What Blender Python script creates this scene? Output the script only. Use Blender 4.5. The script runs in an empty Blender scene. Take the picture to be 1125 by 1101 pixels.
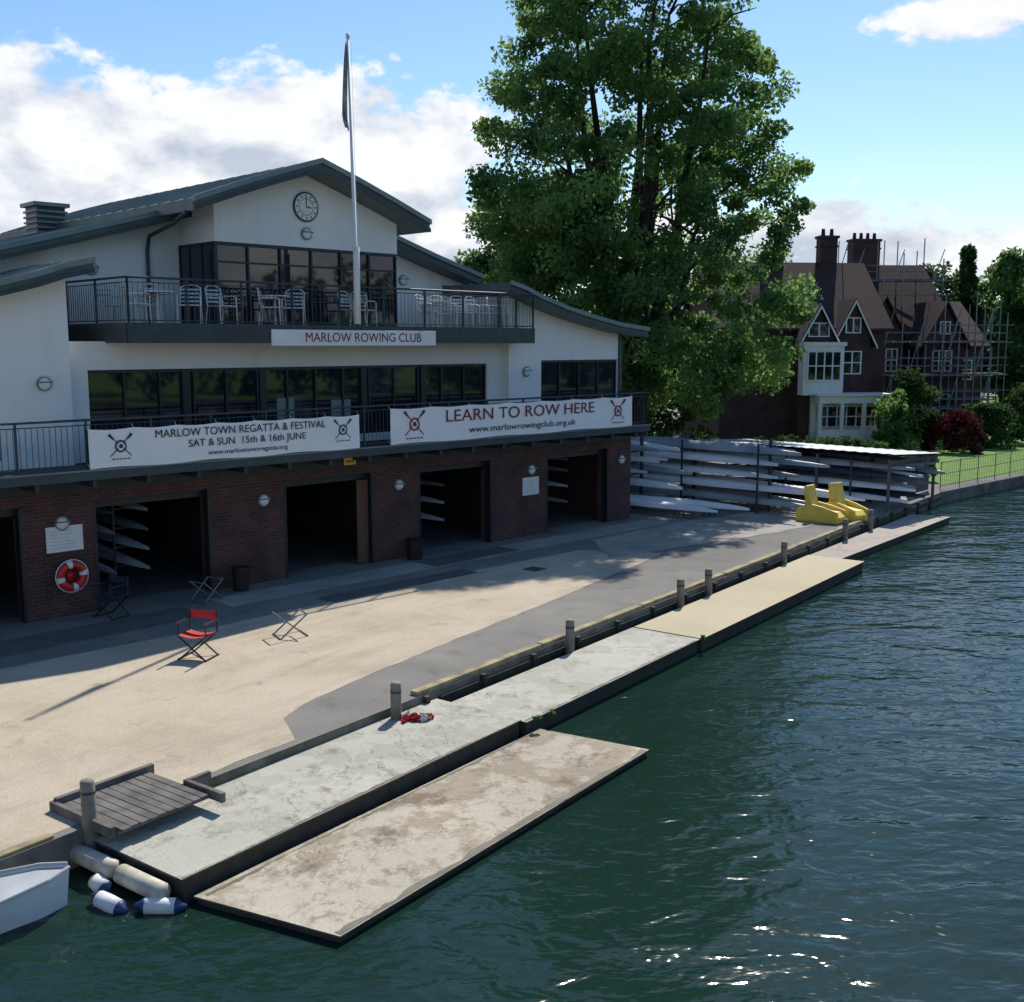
import bpy, math, random
import numpy as np
from mathutils import Vector, Matrix
random.seed(3); rng=np.random.default_rng(5)
scene=bpy.context.scene; col=scene.collection
R=math.radians
# ---------------------------------------------------------------- materials
def newmat(name):
    m=bpy.data.materials.new(name); m.use_nodes=True
    nt=m.node_tree; b=nt.nodes['Principled BSDF']; return m,nt,b
def coords(nt,kind='Object',scale=(1,1,1)):
    tc=nt.nodes.new('ShaderNodeTexCoord'); mp=nt.nodes.new('ShaderNodeMapping')
    mp.inputs['Scale'].default_value=scale
    nt.links.new(tc.outputs[kind],mp.inputs['Vector']); return mp.outputs['Vector']
def noise(nt,vec,scale,detail=6,rough=.6,dist=0):
    n=nt.nodes.new('ShaderNodeTexNoise'); n.inputs['Scale'].default_value=scale
    n.inputs['Detail'].default_value=detail; n.inputs['Roughness'].default_value=rough
    n.inputs['Distortion'].default_value=dist
    nt.links.new(vec,n.inputs['Vector']); return n.outputs['Fac']
def ramp(nt,fac,stops):
    r=nt.nodes.new('ShaderNodeValToRGB'); e=r.color_ramp.elements
    while len(e)<len(stops): e.new(.5)
    for i,(p,c) in enumerate(stops):
        e[i].position=p; e[i].color=(c[0],c[1],c[2],1) if hasattr(c,'__len__') else (c,c,c,1)
    nt.links.new(fac,r.inputs['Fac']); return r.outputs['Color']
def mixc(nt,fac,a,b,mode='MIX'):
    m=nt.nodes.new('ShaderNodeMix'); m.data_type='RGBA'; m.blend_type=mode
    for k,x in ((0,fac),(6,a),(7,b)):
        if isinstance(x,bpy.types.NodeSocket): nt.links.new(x,m.inputs[k])
        elif k==0: m.inputs[0].default_value=x
        else: m.inputs[k].default_value=(x[0],x[1],x[2],1)
    return m.outputs[2]
def bump(nt,b,h,strength=.3,dist=.02):
    n=nt.nodes.new('ShaderNodeBump'); n.inputs['Strength'].default_value=strength
    n.inputs['Distance'].default_value=dist
    nt.links.new(h,n.inputs['Height']); nt.links.new(n.outputs['Normal'],b.inputs['Normal'])
def mat(name,c1,c2=None,scale=2.,rough=.7,metal=0,bs=.15,bscale=30,lo=.35,hi=.65,spec=.5):
    m,nt,b=newmat(name); v=coords(nt)
    if c2 is None: c2=tuple(x*.82 for x in c1)
    f=noise(nt,v,scale,4)
    nt.links.new(ramp(nt,f,[(lo,c1),(hi,c2)]),b.inputs['Base Color'])
    b.inputs['Roughness'].default_value=rough; b.inputs['Metallic'].default_value=metal
    b.inputs['Specular IOR Level'].default_value=spec
    if bs: bump(nt,b,noise(nt,v,bscale,3),bs,.01)
    return m
def brickmat(name,c1,c2,mortar):
    m,nt,b=newmat(name); tc=nt.nodes.new('ShaderNodeTexCoord'); sp=nt.nodes.new('ShaderNodeSeparateXYZ')
    nt.links.new(tc.outputs['Object'],sp.inputs[0]); ad=nt.nodes.new('ShaderNodeMath'); ad.operation='ADD'
    nt.links.new(sp.outputs[0],ad.inputs[0]); nt.links.new(sp.outputs[1],ad.inputs[1])
    cb=nt.nodes.new('ShaderNodeCombineXYZ'); nt.links.new(ad.outputs[0],cb.inputs[0]); nt.links.new(sp.outputs[2],cb.inputs[1])
    br=nt.nodes.new('ShaderNodeTexBrick'); nt.links.new(cb.outputs[0],br.inputs['Vector'])
    br.inputs['Scale'].default_value=1; br.inputs['Brick Width'].default_value=.225; br.inputs['Row Height'].default_value=.075
    br.inputs['Mortar Size'].default_value=.009; br.inputs['Bias'].default_value=0
    br.inputs['Color1'].default_value=(*c1,1); br.inputs['Color2'].default_value=(*c2,1); br.inputs['Mortar'].default_value=(*mortar,1)
    f=noise(nt,tc.outputs['Object'],1.3)
    nt.links.new(mixc(nt,1.,br.outputs['Color'],ramp(nt,f,[(.3,.55),(.7,1.2)]),'MULTIPLY'),b.inputs['Base Color'])
    b.inputs['Roughness'].default_value=.85; bump(nt,b,br.outputs['Fac'],-.3,.01); return m
def rendermat():
    m,nt,b=newmat('white_render'); v=coords(nt)
    a=ramp(nt,noise(nt,v,.6,5),[(.35,(.82,.825,.80)),(.65,(.76,.77,.745))])
    v2=coords(nt,'Object',(3.,3.,.35)); st=ramp(nt,noise(nt,v2,1.2,5,.7),[(.28,.9),(.45,1.)])
    nt.links.new(mixc(nt,1.,a,st,'MULTIPLY'),b.inputs['Base Color']); b.inputs['Roughness'].default_value=.9
    bump(nt,b,noise(nt,v,60,3),.1,.01); return m
M_render=rendermat()
M_brick=brickmat('red_brick',(.115,.038,.030),(.065,.025,.023),(.10,.078,.068))
M_brick2=brickmat('house_brick',(.085,.030,.025),(.055,.022,.019),(.08,.06,.05))
M_roof=mat('grey_green_metal',(.11,.145,.14),(.08,.11,.11),1.5,.5,.2,bs=.05)
M_trim=mat('trim_light_metal',(.20,.25,.245),(.16,.2,.2),2,.5,.2,bs=.03)
M_steel=mat('painted_steel',(.05,.065,.07),(.035,.045,.05),5,.45,.3,bs=.03)
M_frame=mat('window_frame',(.02,.028,.033),(.017,.022,.026),5,.4,.2,bs=0)
M_white=mat('white_paint',(.8,.8,.78),(.7,.7,.68),3,.5,bs=.03)
M_alu=mat('aluminium',(.75,.76,.77),(.62,.63,.64),6,.4,.4,bs=.02)
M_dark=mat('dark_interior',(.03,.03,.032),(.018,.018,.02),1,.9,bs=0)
M_intf=mat('garage_floor',(.14,.13,.12),(.09,.085,.08),1,.8)
M_slab=mat('balcony_concrete',(.055,.07,.08),(.04,.05,.055),1,.7)
M_black=mat('black_plastic',(.012,.012,.013),None,5,.5,bs=0)
M_red=mat('red_canvas',(.55,.03,.03),(.42,.02,.02),8,.8)
M_lbred=mat('red_plastic',(.6,.03,.02),(.5,.02,.02),4,.4,bs=0)
M_navy=mat('navy_canvas',(.02,.03,.06),(.015,.02,.04),8,.8)
M_maroon=mat('maroon_ink',(.22,.015,.03),None,8,.7,bs=0)
M_ink=mat('black_ink',(.015,.015,.02),None,8,.7,bs=0)
M_navyink=mat('navy_ink',(.03,.04,.09),None,8,.7,bs=0)
M_ban=mat('banner_vinyl',(.86,.86,.85),(.79,.80,.80),1.2,.5,bs=.05,bscale=6)
M_wood=mat('weathered_wood',(.27,.24,.19),(.15,.135,.11),3,.85,bs=.4)
M_kerb=mat('kerb_timber',(.42,.34,.17),(.16,.14,.10),2.2,.85,bs=.4)
M_wood2=mat('grey_wood',(.17,.155,.14),(.075,.07,.065),4,.85,bs=.4)
M_door=mat('brown_door',(.16,.07,.04),(.11,.05,.03),4,.7,bs=.2)
M_yel=mat('yellow_plastic',(.80,.60,.10),(.66,.48,.07),3,.5,bs=0)
M_tile=mat('clay_tile_roof',(.060,.026,.023),(.03,.016,.016),2.5,.9,bs=.5,bscale=9)
M_bark=mat('bark',(.06,.05,.038),(.025,.02,.017),3,.95,bs=.8,bscale=12)
M_hull=mat('white_hull',(.82,.83,.83),(.68,.7,.72),.8,.35,bs=0)
M_hull2=mat('grey_hull',(.36,.40,.43),(.22,.25,.27),.8,.35,bs=0)
M_hull3=mat('navy_hull',(.03,.045,.09),(.02,.03,.06),.8,.35,bs=0)
M_fend=mat('cream_fender',(.62,.58,.47),(.38,.34,.25),4,.6)
M_blue=mat('blue_plastic',(.02,.05,.16),None,3,.4,bs=0)
M_scaf=mat('scaffold_tube',(.26,.28,.29),(.16,.17,.18),3,.45,.4,bs=0)
M_corr=mat('corrugated_sheet',(.5,.52,.53),(.36,.38,.38),1.2,.5,.1)
M_grass=mat('lawn_grass',(.15,.26,.035),(.10,.19,.025),1.5,.95,bs=.6,bscale=25)
M_quay=mat('quay_wall_concrete',(.2,.19,.16),(.09,.09,.07),2,.9,bs=.4,bscale=8)
M_flag=mat('flag_cloth',(.05,.07,.11),(.45,.44,.42),2.5,.9,bs=0)
def glassmat():
    m,nt,b=newmat('dark_glass'); v=coords(nt)
    f=noise(nt,v,.9,3,.5)
    nt.links.new(ramp(nt,f,[(.35,(.004,.008,.014)),(.6,(.012,.021,.034)),(.75,(.04,.058,.08))]),b.inputs['Base Color'])
    b.inputs['Roughness'].default_value=.03; b.inputs['Specular IOR Level'].default_value=.75; bump(nt,b,noise(nt,v,.8,2),.06,.02); return m
M_glass=glassmat()
def leafmat(name,c1,c2,c3,transl=.45,nscale=.35):
    m=bpy.data.materials.new(name); m.use_nodes=True; nt=m.node_tree; nt.nodes.clear()
    o=nt.nodes.new('ShaderNodeOutputMaterial'); v=coords(nt)
    f=noise(nt,v,nscale,3,.7); c=ramp(nt,f,[(.36,c1),(.5,c2),(.64,c3)])
    d=nt.nodes.new('ShaderNodeBsdfDiffuse'); t=nt.nodes.new('ShaderNodeBsdfTranslucent'); mx=nt.nodes.new('ShaderNodeMixShader')
    hs=nt.nodes.new('ShaderNodeHueSaturation'); hs.inputs['Value'].default_value=2.0; hs.inputs['Hue'].default_value=.48
    nt.links.new(c,d.inputs[0]); nt.links.new(c,hs.inputs['Color']); nt.links.new(hs.outputs[0],t.inputs[0]); mx.inputs[0].default_value=transl
    nt.links.new(d.outputs[0],mx.inputs[1]); nt.links.new(t.outputs[0],mx.inputs[2]); nt.links.new(mx.outputs[0],o.inputs[0]); return m
M_leaf=leafmat('tree_leaves',(.045,.10,.036),(.09,.175,.055),(.145,.245,.07),.52)
M_leaf2=leafmat('dark_leaves',(.022,.05,.018),(.042,.085,.028),(.065,.125,.04),.35)
M_leafr=leafmat('copper_leaves',(.045,.012,.014),(.065,.02,.02),(.085,.035,.025),.25)
def asphalt():
    m,nt,b=newmat('asphalt'); v=coords(nt)
    a=ramp(nt,noise(nt,v,.35,8,.65,.3),[(.3,(.15,.148,.135)),(.5,(.205,.198,.18)),(.7,(.26,.25,.22))])
    st=ramp(nt,noise(nt,v,1.3,6,.7),[(.3,.72),(.45,1.)])
    s=ramp(nt,noise(nt,v,40,2),[(.3,.78),(.7,1.15)])
    c=mixc(nt,1.,a,s,'MULTIPLY'); c=mixc(nt,1.,c,st,'MULTIPLY')
    nt.links.new(c,b.inputs['Base Color']); b.inputs['Roughness'].default_value=.95
    b.inputs['Specular IOR Level'].default_value=.25
    bump(nt,b,noise(nt,v,50,3),.4,.01); return m
def tan():
    m,nt,b=newmat('tan_concrete'); v=coords(nt)
    a=ramp(nt,noise(nt,v,.45,9,.7,.3),[(.25,(.37,.305,.225)),(.5,(.50,.425,.32)),(.75,(.57,.495,.385))])
    st=ramp(nt,noise(nt,v,1.3,8,.75),[(.26,.55),(.42,1.)])
    s=ramp(nt,noise(nt,v,26,4,.7),[(.3,.82),(.7,1.1)])
    v3=coords(nt,'Object',(.25,1.6,1)); dr=ramp(nt,noise(nt,v3,.9,6,.7),[(.3,.82),(.5,1.)])
    c=mixc(nt,1.,a,st,'MULTIPLY'); c=mixc(nt,1.,c,s,'MULTIPLY'); c=mixc(nt,1.,c,dr,'MULTIPLY')
    nt.links.new(c,b.inputs['Base Color']); b.inputs['Roughness'].default_value=.95; b.inputs['Specular IOR Level'].default_value=.25
    bump(nt,b,noise(nt,v,40,4),.3,.01); return m
def deckmat(name,base,patch,dark,sc,thr=.52,crack=.5,dlo=.6):
    m,nt,b=newmat(name); v=coords(nt)
    n1=noise(nt,v,sc,9,.7,.15)
    a=mixc(nt,ramp(nt,n1,[(thr-.03,0.),(thr+.03,1.)]),base,patch)
    n2=noise(nt,v,sc*2.3,9,.75,.2)
    a=mixc(nt,ramp(nt,n2,[(dlo,0.),(dlo+.12,.85)]),a,dark)
    n3=noise(nt,v,sc*.5,4); a=mixc(nt,1.,a,ramp(nt,n3,[(.3,.8),(.7,1.1)]),'MULTIPLY')
    g=noise(nt,v,sc*.6,6,.6,.8)
    line=nt.nodes.new('ShaderNodeMath'); line.operation='SUBTRACT'; nt.links.new(g,line.inputs[0]); line.inputs[1].default_value=.5
    ab=nt.nodes.new('ShaderNodeMath'); ab.operation='ABSOLUTE'; nt.links.new(line.outputs[0],ab.inputs[0])
    a=mixc(nt,1.,a,ramp(nt,ab.outputs[0],[(.0,crack),(.005,1.)]),'MULTIPLY')
    s=ramp(nt,noise(nt,v,45,4),[(.3,.8),(.7,1.12)]); a=mixc(nt,1.,a,s,'MULTIPLY')
    nt.links.new(a,b.inputs['Base Color']); b.inputs['Roughness'].default_value=.9; b.inputs['Specular IOR Level'].default_value=.3
    bump(nt,b,n1,.3,.03); return m
M_asph=asphalt(); M_tan=tan()
M_conc=mat('pale_concrete',(.38,.36,.31),(.26,.245,.215),.8,.95,bs=.3,bscale=25)
M_patch=mat('asphalt_patch',(.12,.12,.11),(.085,.085,.08),1.5,.95,bs=.3,bscale=40)
M_iron=mat('cast_iron_cover',(.10,.095,.085),(.06,.06,.055),6,.7,.3)
M_dock=deckmat('dock_deck_grey',(.50,.485,.41),(.40,.39,.32),(.22,.19,.14),1.,crack=.5,dlo=.55)
M_dock3=deckmat('dock_deck_sand',(.54,.47,.32),(.52,.45,.30),(.44,.38,.27),.5,.5,1.)
M_dock4=deckmat('dock_deck_pink',(.47,.41,.35),(.39,.35,.30),(.22,.19,.15),.8)
M_pont=deckmat('pontoon_deck',(.49,.435,.345),(.34,.285,.21),(.17,.13,.09),.8,.52,.55,.53)
M_dside=mat('dock_side_dark',(.03,.028,.022),(.05,.05,.035),4,.8,bs=.4)
M_dedge=mat('dock_edge_timber',(.14,.12,.09),(.05,.045,.035),3,.85,bs=.4)
M_wet=mat('wet_algae_edge',(.10,.095,.06),(.16,.14,.10),3,.7,bs=.3)
def watermat():
    m,nt,b=newmat('river_water')
    b.inputs['Base Color'].default_value=(.008,.027,.019,1); b.inputs['Roughness'].default_value=.085
    b.inputs['IOR'].default_value=1.33
    tc=nt.nodes.new('ShaderNodeTexCoord'); mp=nt.nodes.new('ShaderNodeMapping'); mp.inputs['Rotation'].default_value=(0,0,R(-20)); mp.inputs['Scale'].default_value=(.8,1.4,1)
    nt.links.new(tc.outputs['Object'],mp.inputs['Vector']); v=mp.outputs['Vector']
    a=noise(nt,v,.55,2,.5,.5); c=noise(nt,v,2.2,2,.5,.6); d=noise(nt,v,5.5,2,.5,.3)
    last=None
    for h,dist in ((a,.10),(c,.033),(d,.009)):
        bn=nt.nodes.new('ShaderNodeBump'); bn.inputs['Strength'].default_value=1; bn.inputs['Distance'].default_value=dist; nt.links.new(h,bn.inputs['Height'])
        if last: nt.links.new(last,bn.inputs['Normal'])
        last=bn.outputs['Normal']
    nt.links.new(last,b.inputs['Normal']); return m
M_water=watermat()
# ---------------------------------------------------------------- mesh tools
class G:
    def __init__(s): s.v=[];s.f=[];s.m=[];s.mats=[]
    def mi(s,m):
        if m not in s.mats: s.mats.append(m)
        return s.mats.index(m)
    def add(s,vs,fs,m):
        o=len(s.v); s.v+=[tuple(v) for v in vs]; s.f+=[tuple(i+o for i in f) for f in fs]; s.m+=[s.mi(m)]*len(fs)
    def box(s,x0,x1,y0,y1,z0,z1,m):
        s.add([(x0,y0,z0),(x1,y0,z0),(x1,y1,z0),(x0,y1,z0),(x0,y0,z1),(x1,y0,z1),(x1,y1,z1),(x0,y1,z1)],
              [(0,3,2,1),(4,5,6,7),(0,1,5,4),(1,2,6,5),(2,3,7,6),(3,0,4,7)],m)
    def prismxz(s,poly,y0,y1,m):
        n=len(poly); vs=[(x,y0,z) for x,z in poly]+[(x,y1,z) for x,z in poly]
        s.add(vs,[tuple(range(n)),tuple(range(2*n-1,n-1,-1))]+[(i,i+n,(i+1)%n+n,(i+1)%n) for i in range(n)],m)
    def prismyz(s,poly,x0,x1,m):
        n=len(poly); vs=[(x0,y,z) for y,z in poly]+[(x1,y,z) for y,z in poly]
        s.add(vs,[tuple(range(n)),tuple(range(2*n-1,n-1,-1))]+[(i,i+n,(i+1)%n+n,(i+1)%n) for i in range(n)],m)
    def prismxy(s,poly,z0,z1,m,mside=None):
        n=len(poly); vs=[(x,y,z0) for x,y in poly]+[(x,y,z1) for x,y in poly]
        s.add(vs,[tuple(range(n,2*n))],m)
        s.add(vs,[tuple(range(n-1,-1,-1))]+[(i,(i+1)%n,(i+1)%n+n,i+n) for i in range(n)],mside or m)
    def sheet(s,prof,y0,y1,th,m):
        for (xa,za),(xb,zb) in zip(prof[:-1],prof[1:]):
            s.add([(xa,y0,za),(xb,y0,zb),(xb,y0,zb-th),(xa,y0,za-th),(xa,y1,za),(xb,y1,zb),(xb,y1,zb-th),(xa,y1,za-th)],
              [(0,3,2,1),(4,5,6,7),(0,1,5,4),(3,7,6,2)],m)
        for i,(x,z) in ((0,prof[0]),(1,prof[-1])):
            s.add([(x,y0,z),(x,y1,z),(x,y1,z-th),(x,y0,z-th)],[(0,1,2,3)],m)
    def tube(s,pts,r,m,n=8,caps=True):
        pts=[Vector(p) for p in pts]; k=len(pts)
        rs=[r]*k if not hasattr(r,'__len__') else r
        vs=[];up=None
        for i,p in enumerate(pts):
            d=(pts[min(i+1,k-1)]-pts[max(i-1,0)]).normalized()
            if up is None: up=Vector((0,0,1)) if abs(d.z)<.9 else Vector((1,0,0))
            a=d.cross(up)
            if a.length<1e-4: a=d.cross(Vector((0,1,0)))
            a.normalize(); b=a.cross(d).normalized(); up=b
            for j in range(n):
                t=2*math.pi*j/n; vs.append(p+(a*math.cos(t)+b*math.sin(t))*rs[i])
        fs=[(i*n+j,i*n+(j+1)%n,(i+1)*n+(j+1)%n,(i+1)*n+j) for i in range(k-1) for j in range(n)]
        if caps: fs+=[tuple(range(n-1,-1,-1)),tuple(range((k-1)*n,k*n))]
        s.add(vs,fs,m)
    def torus(s,c,R_,r,m,ax='y',n=32,k=8,mats2=None):
        for i in range(n):
            vs=[]
            for ii in (i,i+1):
                t=2*math.pi*ii/n
                for j in range(k):
                    p=2*math.pi*j/k; q=R_+r*math.cos(p); w=r*math.sin(p)
                    a,b=q*math.cos(t),q*math.sin(t)
                    vs.append({'y':(c[0]+a,c[1]+w,c[2]+b),'z':(c[0]+a,c[1]+b,c[2]+w)}[ax])
            mm=m if not mats2 or (i%(n//4))>1 else mats2
            s.add(vs,[(j,(j+1)%k,k+(j+1)%k,k+j) for j in range(k)],mm)
    def hull(s,p0,p1,w,h,m,inv=True,n=14,k=8):
        p0=Vector(p0);p1=Vector(p1); d=(p1-p0); L=d.length; d.normalize(); a=d.cross(Vector((0,0,1))).normalized()
        vs=[]
        for i in range(n+1):
            t=i/n; f=max(.02,(1-abs(2*t-1)**2.4))**.8
            for j in range(k+1):
                q=math.pi*j/k; x=math.cos(q)*w/2*f; z=math.sin(q)*h*(.35+.65*f)*(1 if inv else -1)
                vs.append(p0+d*(L*t)+a*x+Vector((0,0,z)))
        fs=[(i*(k+1)+j,i*(k+1)+j+1,(i+1)*(k+1)+j+1,(i+1)*(k+1)+j) for i in range(n) for j in range(k)]
        fs+=[(i*(k+1),(i+1)*(k+1),(i+1)*(k+1)+k,i*(k+1)+k) for i in range(n)]
        s.add(vs,fs,m)
    def obj(s,name,parent=None,loc=(0,0,0),rz=0,smooth=False,bevel=0):
        me=bpy.data.meshes.new(name); me.from_pydata(s.v,[],s.f)
        for m in s.mats: me.materials.append(m)
        me.polygons.foreach_set('material_index',s.m)
        if smooth: me.polygons.foreach_set('use_smooth',[True]*len(s.f))
        me.update(); o=bpy.data.objects.new(name,me); col.objects.link(o)
        o.location=loc; o.rotation_euler=(0,0,rz)
        if parent: o.parent=parent
        if bevel:
            b=o.modifiers.new('b','BEVEL'); b.width=bevel; b.segments=2; b.limit_method='ANGLE'
        return o
def empty(name,loc=(0,0,0),rz=0):
    o=bpy.data.objects.new(name,None); col.objects.link(o); o.location=loc; o.rotation_euler=(0,0,rz); o.empty_display_size=.1; return o
BA=R(44.63); B0=Vector((-10.2,21.18,0))
def BW(s,d,z=0): return (B0.x+math.cos(BA)*s-math.sin(BA)*d, B0.y+math.sin(BA)*s+math.cos(BA)*d, z)
DA=R(53.8); D0=Vector((-3.57,11.10,0))
def DW(e,n,z=0): return (D0.x+math.cos(DA)*e-math.sin(DA)*n, D0.y+math.sin(DA)*e+math.cos(DA)*n, z)
def text(name,body,x0,x1,zc,size,y,m,parent,sy=1.0):
    c=bpy.data.curves.new(name,'FONT'); c.body=body; c.size=size; c.align_x='CENTER'; c.align_y='CENTER'; c.extrude=.002
    c.materials.append(m); o=bpy.data.objects.new(name,c); col.objects.link(o); o.parent=parent
    o.location=((x0+x1)/2,y,zc); o.rotation_euler=(R(90),0,0)
    bpy.context.view_layer.update(); w=o.dimensions.x
    if w>0: o.scale=((x1-x0)/w,sy,1)
    return o
def leaves(name,cl,nper,size,m,parent=None,flat=.8,loc=(0,0,0)):
    cl=np.array(cl,float); k=len(cl); N=k*nper
    c=np.repeat(cl,nper,axis=0); d=rng.normal(size=(N,3)); d/=np.linalg.norm(d,axis=1)[:,None]
    rad=c[:,3]*(rng.random(N)**.45)
    p=c[:,:3]+d*rad[:,None]*np.array([1,1,flat])
    a=rng.normal(size=(N,3)); a/=np.linalg.norm(a,axis=1)[:,None]
    b=rng.normal(size=(N,3)); b-=a*(a*b).sum(1)[:,None]; b/=np.linalg.norm(b,axis=1)[:,None]
    sz=(size*(.6+.8*rng.random(N)))[:,None]
    V=np.stack([p-a*sz*.5,p+b*sz*.32,p+a*sz*.5,p-b*sz*.32],axis=1).reshape(-1,3)
    me=bpy.data.meshes.new(name); me.vertices.add(4*N); me.vertices.foreach_set('co',V.ravel())
    me.loops.add(4*N); me.loops.foreach_set('vertex_index',np.arange(4*N,dtype=np.int32))
    me.polygons.add(N); me.polygons.foreach_set('loop_start',np.arange(0,4*N,4,dtype=np.int32)); me.polygons.foreach_set('loop_total',np.full(N,4,dtype=np.int32))
    me.materials.append(m); me.update(calc_edges=True)
    o=bpy.data.objects.new(name,me); col.objects.link(o); o.location=loc
    if parent: o.parent=parent
    return o
# ---------------------------------------------------------------- ground + water
WZ=-.44
g=G(); g.add([(-900,-900,WZ),(1200,-900,WZ),(1200,1200,WZ),(-900,1200,WZ)],[(0,1,2,3)],M_water); g.obj('river_water')
bank=[DW(-60,1.75)[:2],DW(36.2,1.75)[:2],(24,48.6),(62,86),(420,440)]
poly=bank+[(900,1190),(-890,1190),(-890,-60)]
g=G(); n=len(poly)
g.add([(x,y,0) for x,y in poly],[tuple(range(n))],M_asph)
g.add([(x,y,0) for x,y in bank]+[(x,y,-2) for x,y in bank],[(i,i+5,i+6,i+1) for i in range(4)],M_quay)
fb=[DW(-300,-70)[:2],DW(700,-70)[:2],DW(700,-400)[:2],DW(-300,-400)[:2]]
g.add([(x,y,.1) for x,y in fb],[(0,3,2,1)],M_grass); g.add([(fb[0][0],fb[0][1],.1),(fb[1][0],fb[1][1],.1),(fb[1][0],fb[1][1],-2),(fb[0][0],fb[0][1],-2)],[(0,1,2,3)],M_quay)
g.obj('ground')
def wobble(pts,amp=.05,step=.35):
    out=[]
    for (a,b) in zip(pts,pts[1:]+pts[:1]):
        L=math.dist(a,b); k=max(1,int(L/step))
        for i in range(k):
            t=i/k; out.append((a[0]+(b[0]-a[0])*t+random.uniform(-amp,amp),a[1]+(b[1]-a[1])*t+random.uniform(-amp,amp)))
    return out
def dsheet(name,pts,z,m,w=0):
    if w: pts=wobble(pts,w)
    g=G(); g.add([(x,y,z) for x,y in pts],[tuple(range(len(pts)))],m); return g.obj(name,None,(D0.x,D0.y,0),DA)
dsheet('concrete_apron',[(-14,1.9),(3.4,1.9),(3.9,2.7),(4.5,2.95),(6.1,3.2),(13.2,3.8),(19,4.4),(18,6.5),(12.3,7.4),(6.8,7.9),(2.7,8.6),(-3,9.5),(-14,11)],.004,M_tan,.03)  # apron ends at the building's shadow line; darker asphalt beyond paints in that shade
dsheet('concrete_path',[(17.5,5.2),(24,3.2),(29.5,2.1),(35.8,2.1),(35.5,3.2),(30,4.6),(24,6.5),(19.5,7.0)],.008,M_conc,.06)
dsheet('asphalt_patch',[(14,8.2),(17,7.8),(17.2,8.6),(14.1,9.1)],.008,M_patch,.03)
def bsheet(name,pts,z,m,w=0):
    if w: pts=wobble(pts,w)
    g=G(); g.add([(x,y,z) for x,y in pts],[tuple(range(len(pts)))],m); return g.obj(name,None,(B0.x,B0.y,0),BA)
bsheet('concrete_path',[(4.2,-1.7),(19.8,-1.5),(19.8,-.5),(4.2,-.7)],.004,M_conc,.02)
bsheet('asphalt_patch',[(-2,-2.2),(3.4,-2.0),(3.4,-.9),(-2,-1.1)],.004,M_patch,.03)
bsheet('asphalt_patch',[(6,-2.9),(10.4,-2.8),(10.4,-2.2),(6,-2.3)],.012,M_patch,.02)
g=G(); g.box(-.22,.22,-.22,.22,.005,.012,M_iron)
for k in range(5): g.box(-.19,.19,-.18+k*.08,-.14+k*.08,.013,.016,M_iron)
g.obj('manhole_cover',None,DW(15.2,6.0),DA)
g=G(); g.add([(17.2,43.5,.004),(24,49.2,.004),(62,86.6,.004),(62,120,.004),(30,120,.004),(12,62,.004),(12,50,.004)],[tuple(range(7))],M_grass); g.obj('lawn')
g=G()
for a,b in ((5.9,9.4),(9.45,13.2),(13.25,17.3),(17.35,21.6),(21.65,25),(25.05,28.2)): g.box(a,b,1.77+random.uniform(-.01,.02),1.93,.0,.07,M_kerb)
g.box(-14,-.4,1.77,1.9,0,.04,M_kerb); g.obj('timber_kerb',None,(D0.x,D0.y,0),DA,bevel=.01)
g=G()
for x in np.arange(6,36,1.5): g.box(x,x+.09,1.66,1.74,-.9,-.02,M_dside)
g.box(6.4,36,1.70,1.745,-.3,-.12,M_dside); g.obj('quay_fendering',None,(D0.x,D0.y,0),DA)
# ---------------------------------------------------------------- docks
def dock(name,poly,z,th,m):
    g=G(); g.prismxy(poly,z-.03,z,m,M_dedge)
    cx=sum(p[0] for p in poly)/len(poly); cy=sum(p[1] for p in poly)/len(poly)
    sh=[(x+(.03 if x<cx else -.03),y+(.03 if y<cy else -.03)) for x,y in poly]
    g.prismxy(sh,z-th,z-.032,M_dside)
    return g.obj(name,None,(D0.x,D0.y,0),DA,bevel=.008)
dock('floating_dock',[(0,0),(6.3,.0),(6.3,1.745),(0,1.745)],-.13,.5,M_dock)
dock('floating_dock',[(6.36,-.05),(12.3,-.03),(12.3,1.5),(6.36,1.5)],-.18,.5,M_dock)
dock('floating_dock',[(12.36,-.06),(22,-.06),(22,1.5),(12.36,1.5)],-.18,.5,M_dock3)
dock('floating_dock',[(22.1,.7),(31.8,.25),(31.6,1.5),(22.1,1.6)],-.25,.4,M_dock4)
dock('low_pontoon',[(.46,-1.93),(6.85,-1.93),(6.62,-.12),(.1,-.05)],-.345,.4,M_pont)
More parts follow.
